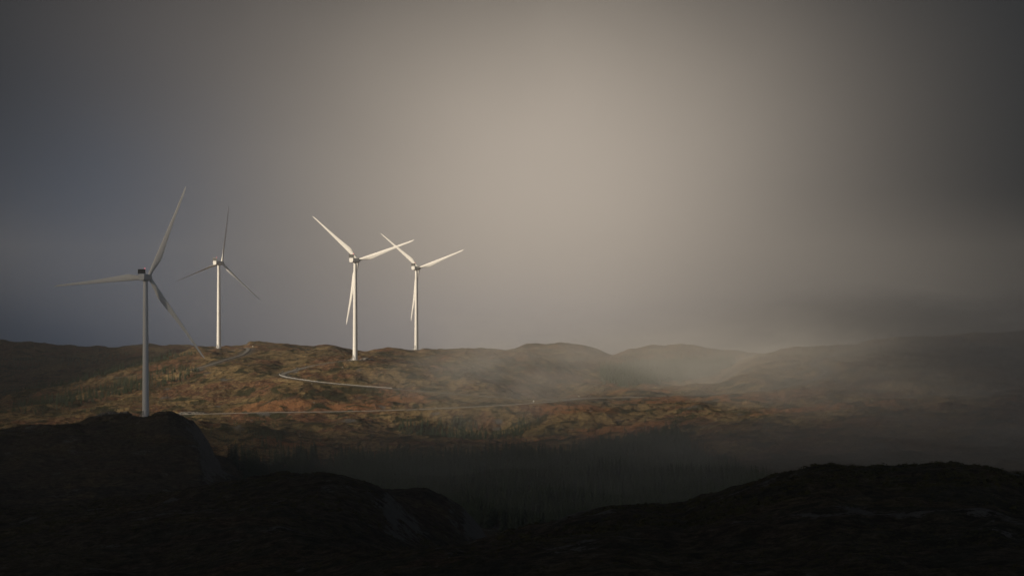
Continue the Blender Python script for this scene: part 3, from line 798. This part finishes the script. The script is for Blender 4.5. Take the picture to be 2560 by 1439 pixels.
score = TREES[:, 3] * np.where((uT > 0) & (uT < 2560), TREES[:, 4], 0) / TREES[:, 1]
# trees within the wood hide each other: the front ones and the loose ones show largest
order = np.argsort(-score)
dens = np.zeros(len(TREES))
big = order[:290]; rest = order[290:]
rg = np.random.default_rng(6)
for k, i in enumerate(big):
    x, y, z, h, _ = TREES[i]
    root = empty('spruce_tree', (x, y, z), rg.uniform(0, 6.28)); root.scale = (h * rg.uniform(.85, 1.15), h * rg.uniform(.85, 1.15), h)
    tag(root, 'dark spruce among the crowded trees of the shaded valley wood below the orange slope', 'tree', 'spruces of the valley wood')
    link('trunk', TRUNK, root); link('crown', CROWN[k % 4], root)
def merged(pts, lib, name, mat, label, cat, seed, wide=(.85, 1.15)):
    rg = np.random.default_rng(seed); VV = []; FF = []; off = 0
    var = rg.integers(0, len(lib), len(pts))
    for v in range(len(lib)):
        P = pts[var == v]
        if not len(P): continue
        a = rg.uniform(0, 6.28, len(P)); w = rg.uniform(*wide, len(P)) * P[:, 3]
        V, Fq = lib[v]
        c, s = np.cos(a)[:, None], np.sin(a)[:, None]
        X = (V[None, :, 0] * c - V[None, :, 1] * s) * w[:, None] + P[:, 0:1]
        Y_ = (V[None, :, 0] * s + V[None, :, 1] * c) * w[:, None] + P[:, 1:2]
        Zz = V[None, :, 2] * P[:, 3:4] + P[:, 2:3]
        VV.append(np.stack([X, Y_, Zz], -1).reshape(-1, 3))
        FF.append((Fq[None] + (np.arange(len(P)) * len(V))[:, None, None] + off).reshape(-1, 4)); off += len(P) * len(V)
    me = mesh_np(name, np.vstack(VV), np.vstack(FF), mat, False)
    return tag(link(name, me), label, cat, kind='stuff')
merged(TREES[rest], LOW, 'spruce_wood', M['spruce'], 'dark green mass of spruce wood filling the hollows and slopes', 'wood', 8)

# ------------------------------------------------------------------ low scrub and heather tussocks
def bush_arrays(seed, n):
    rg = np.random.default_rng(seed); V = []; Fq = []
    for k in range(n):
        d = rg.normal(size=3); d /= np.linalg.norm(d); d[2] = abs(d[2])
        c = d * rg.uniform(.45, 1.0) * np.array([.9, .9, .75]); t = np.cross(d, rg.normal(size=3)); t /= np.linalg.norm(t); b2 = np.cross(d, t)
        s = rg.uniform(.16, .34); b = len(V)
        V += [c - t * s, c - b2 * s * .6, c + t * s, c + b2 * s * .6]; Fq.append((b, b + 1, b + 2, b + 3))
    return np.array(V), np.array(Fq)
BUSH = [bush_arrays(s, 26) for s in range(5)]
def bush_points():
    rg = np.random.default_rng(17); out = []
    def patch(n, u0, u1, y0, y1, h0, h1, seed, thr=0.0):
        y = rg.uniform(y0, y1, n); u = rg.uniform(u0, u1, n); x = (u - U0) / F * y
        z = samp(Z, u, y); g = samp(gravel, u, y); r = samp(rockm, u, y)
        nz = gnoise(x / 30, y / 30, seed) + .6 * gnoise(x / 9, y / 9, seed + 1)
        vis = (z + h1 - samp(HOR, u, y - 2) * y) > 0
        k = (g < .02) & (r < .5) & (nz > thr) & vis
        out.append(np.column_stack([x, y, z - .1, rg.uniform(h0, h1, n)])[k])
    patch(26000, -100, 2660, 300, 620, .18, .5, 31, -.1)
    patch(9000, -100, 1300, 620, 920, .25, .7, 33, 0)
    patch(3500, 1250, 2600, 430, 540, .35, 1.2, 35, .05)
    patch(3000, -100, 1250, 660, 800, .35, 1.0, 41, .05)
    patch(2500, -100, 620, 1330, 1490, .5, 1.3, 43, .05)
    patch(16000, -100, 2660, 1250, 1900, .4, 1.1, 37, .05)
    patch(16000, -100, 2660, 1900, 2560, .4, 1.2, 39, .08)
    return np.vstack(out)
merged(bush_points(), BUSH, 'undergrowth', M['scrub'], 'low scrub and heather tussocks covering the slopes', 'undergrowth', 19, (.9, 1.6))

# ------------------------------------------------------------------ air: haze, mist banks, unseen clouds placed to shade the sun
def vol_mat(name, dens, col, aniso=0.0):
    m = bpy.data.materials.new(name); m.use_nodes = True
    t = NT(m.node_tree); t.n.clear()
    out = t.new('ShaderNodeOutputMaterial'); v = t.new('ShaderNodeVolumePrincipled')
    v.inputs['Density'].default_value = dens; v.inputs['Color'].default_value = (*col, 1); v.inputs['Anisotropy'].default_value = aniso
    t.l.new(v.outputs[0], out.inputs['Volume'])
    return m
hz = MB(); hz.box((0, 1720, 20), (4700, 4170, 300))
tag(hz.build('haze', vol_mat('haze_air', 0.9e-4, (.90, .90, .92))), 'thin even haze filling the air over the moor', 'haze', kind='stuff')

def lens_mesh(name, axis, c, ru, rw, depth, seed, rough=.55, power=2.0, wobble=1.0, flat=2):
    """closed soft-edged bank: its chord along one axis swells smoothly from nothing at the rim. axis 'Y' = chord along the ground, 'Z' = chord upright"""
    nr_, na = 34, 96; V = []; front = []; back = []
    rg = np.random.default_rng(seed)
    for i in range(nr_):
        r = (i + .0) / (nr_ - 1)
        for j in range(na):
            a = 2 * math.pi * j / na
            wob = 1 + wobble * (.18 * math.sin(2 * a + seed) + .10 * math.sin(5 * a + 2.1 * seed))
            p, q = ru * r * wob * math.cos(a), rw * r * wob * math.sin(a)
            n = float(gnoise(np.array([p / ru * 2.2 + seed * 3.1]), np.array([q / rw * 2.2]), seed)[0]) + .5 * float(gnoise(np.array([p / ru * 5 + seed]), np.array([q / rw * 5]), seed + 1)[0]) + .35 * float(gnoise(np.array([p / ru * 11 + seed]), np.array([q / rw * 9]), seed + 2)[0])
            D = depth * max(0.0, (1 - r ** flat)) ** power * max(.15, 1 + rough * n)
            if axis == 'Y': front.append((c[0] + p, c[1] - D / 2, c[2] + q)); back.append((c[0] + p, c[1] + D / 2, c[2] + q))
            else: front.append((c[0] + p, c[1] + q, c[2] - D / 2)); back.append((c[0] + p, c[1] + q, c[2] + D / 2))
    n = nr_ * na; f = []
    for i in range(1, nr_ - 1):
        for j in range(na):
            a, b, c2, d = i * na + j, i * na + (j + 1) % na, (i + 1) * na + (j + 1) % na, (i + 1) * na + j
            f.append((a, b, c2, d))
    import bmesh
    bm = bmesh.new()
    vf = [bm.verts.new(p) for p in front[na:-na]]; rim = [bm.verts.new(p) for p in front[-na:]]; vb = [bm.verts.new(p) for p in back[na:-na]]
    cf = bm.verts.new(front[0]); cb = bm.verts.new(back[0])
    for L, cc in ((vf, cf), (vb, cb)):
        L2 = L + rim
        for i in range(nr_ - 2):
            for j in range(na):
                bm.faces.new((L2[i * na + j], L2[i * na + (j + 1) % na], L2[(i + 1) * na + (j + 1) % na], L2[(i + 1) * na + j]))
        for j in range(na): bm.faces.new((cc, L[j], L[(j + 1) % na]))
    bmesh.ops.recalc_face_normals(bm, faces=bm.faces)
    me = bpy.data.meshes.new(name); bm.to_mesh(me); bm.free()
    return me
MIST = vol_mat('mist_air', 1.6e-3, (.93, .93, .93))
def bank(u, v, y, ru, rv, depth, label, seed, mat=MIST):
    c = ((u - U0) / F * y, y, (V0 - v) * y / F)
    me = lens_mesh('fog_bank', 'Y', c, ru * y / F, rv * y / F, depth, seed); me.materials.append(mat)
    tag(link('fog_bank', me), label, 'fog bank', kind='stuff')
THIN = vol_mat('thin_mist_air', 5.5e-4, (.93, .93, .94))
bank(2260, 965, 1970, 830, 260, 1200, 'wide pale fog bank drifting over the right hillside', 3)
bank(2560, 870, 2000, 620, 215, 850, 'grey fog swallowing the right end of the far ridge', 7)
bank(1290, 930, 1900, 480, 170, 330, 'small mist patch drifting over the saddle behind the junction', 5)
bank(2250, 1090, 1480, 800, 190, 420, 'low grey mist lying in the right valley behind the black crest', 8)
bank(1400, 1160, 1340, 900, 270, 480, 'thin blue mist hanging in front of the valley spruce wood', 9, THIN)

CLOUD = vol_mat('cloud_water', 6e-3, (.95, .95, .95))
def cloud(x, y, ru, rw, depth, label, seed, alt=700.0, rough=.3, power=1.25, flat=2):
    """cloud whose shadow falls round ground point (x, y)"""
    k = (alt + 40) / SD.z
    me = lens_mesh('cloud', 'Z', (x + SD.x * k, y + SD.y * k, alt), ru, rw, depth, seed, rough, power, .25, flat); me.materials.append(CLOUD)
    tag(link('cloud', me), label, 'cloud', kind='stuff')
cloud(0, 540, 1200, 1350, 148, 'broad thin grey cloud veiling the sun over the near hills', 2, power=1.0, flat=8, rough=.2)
cloud(-330, 300, 760, 900, 300, 'thick unseen cloud added to darken the foreground', 3, alt=1000.0)  # added out of view to stop leaking sun on the near ground
cloud(-1080, 2650, 800, 1650, 420, 'grey cloud shading the far left hill', 4, power=1.0)
cloud(960, 1680, 650, 1150, 190, 'grey cloud shading the right hillside', 6, power=1.0, flat=3, rough=.2)
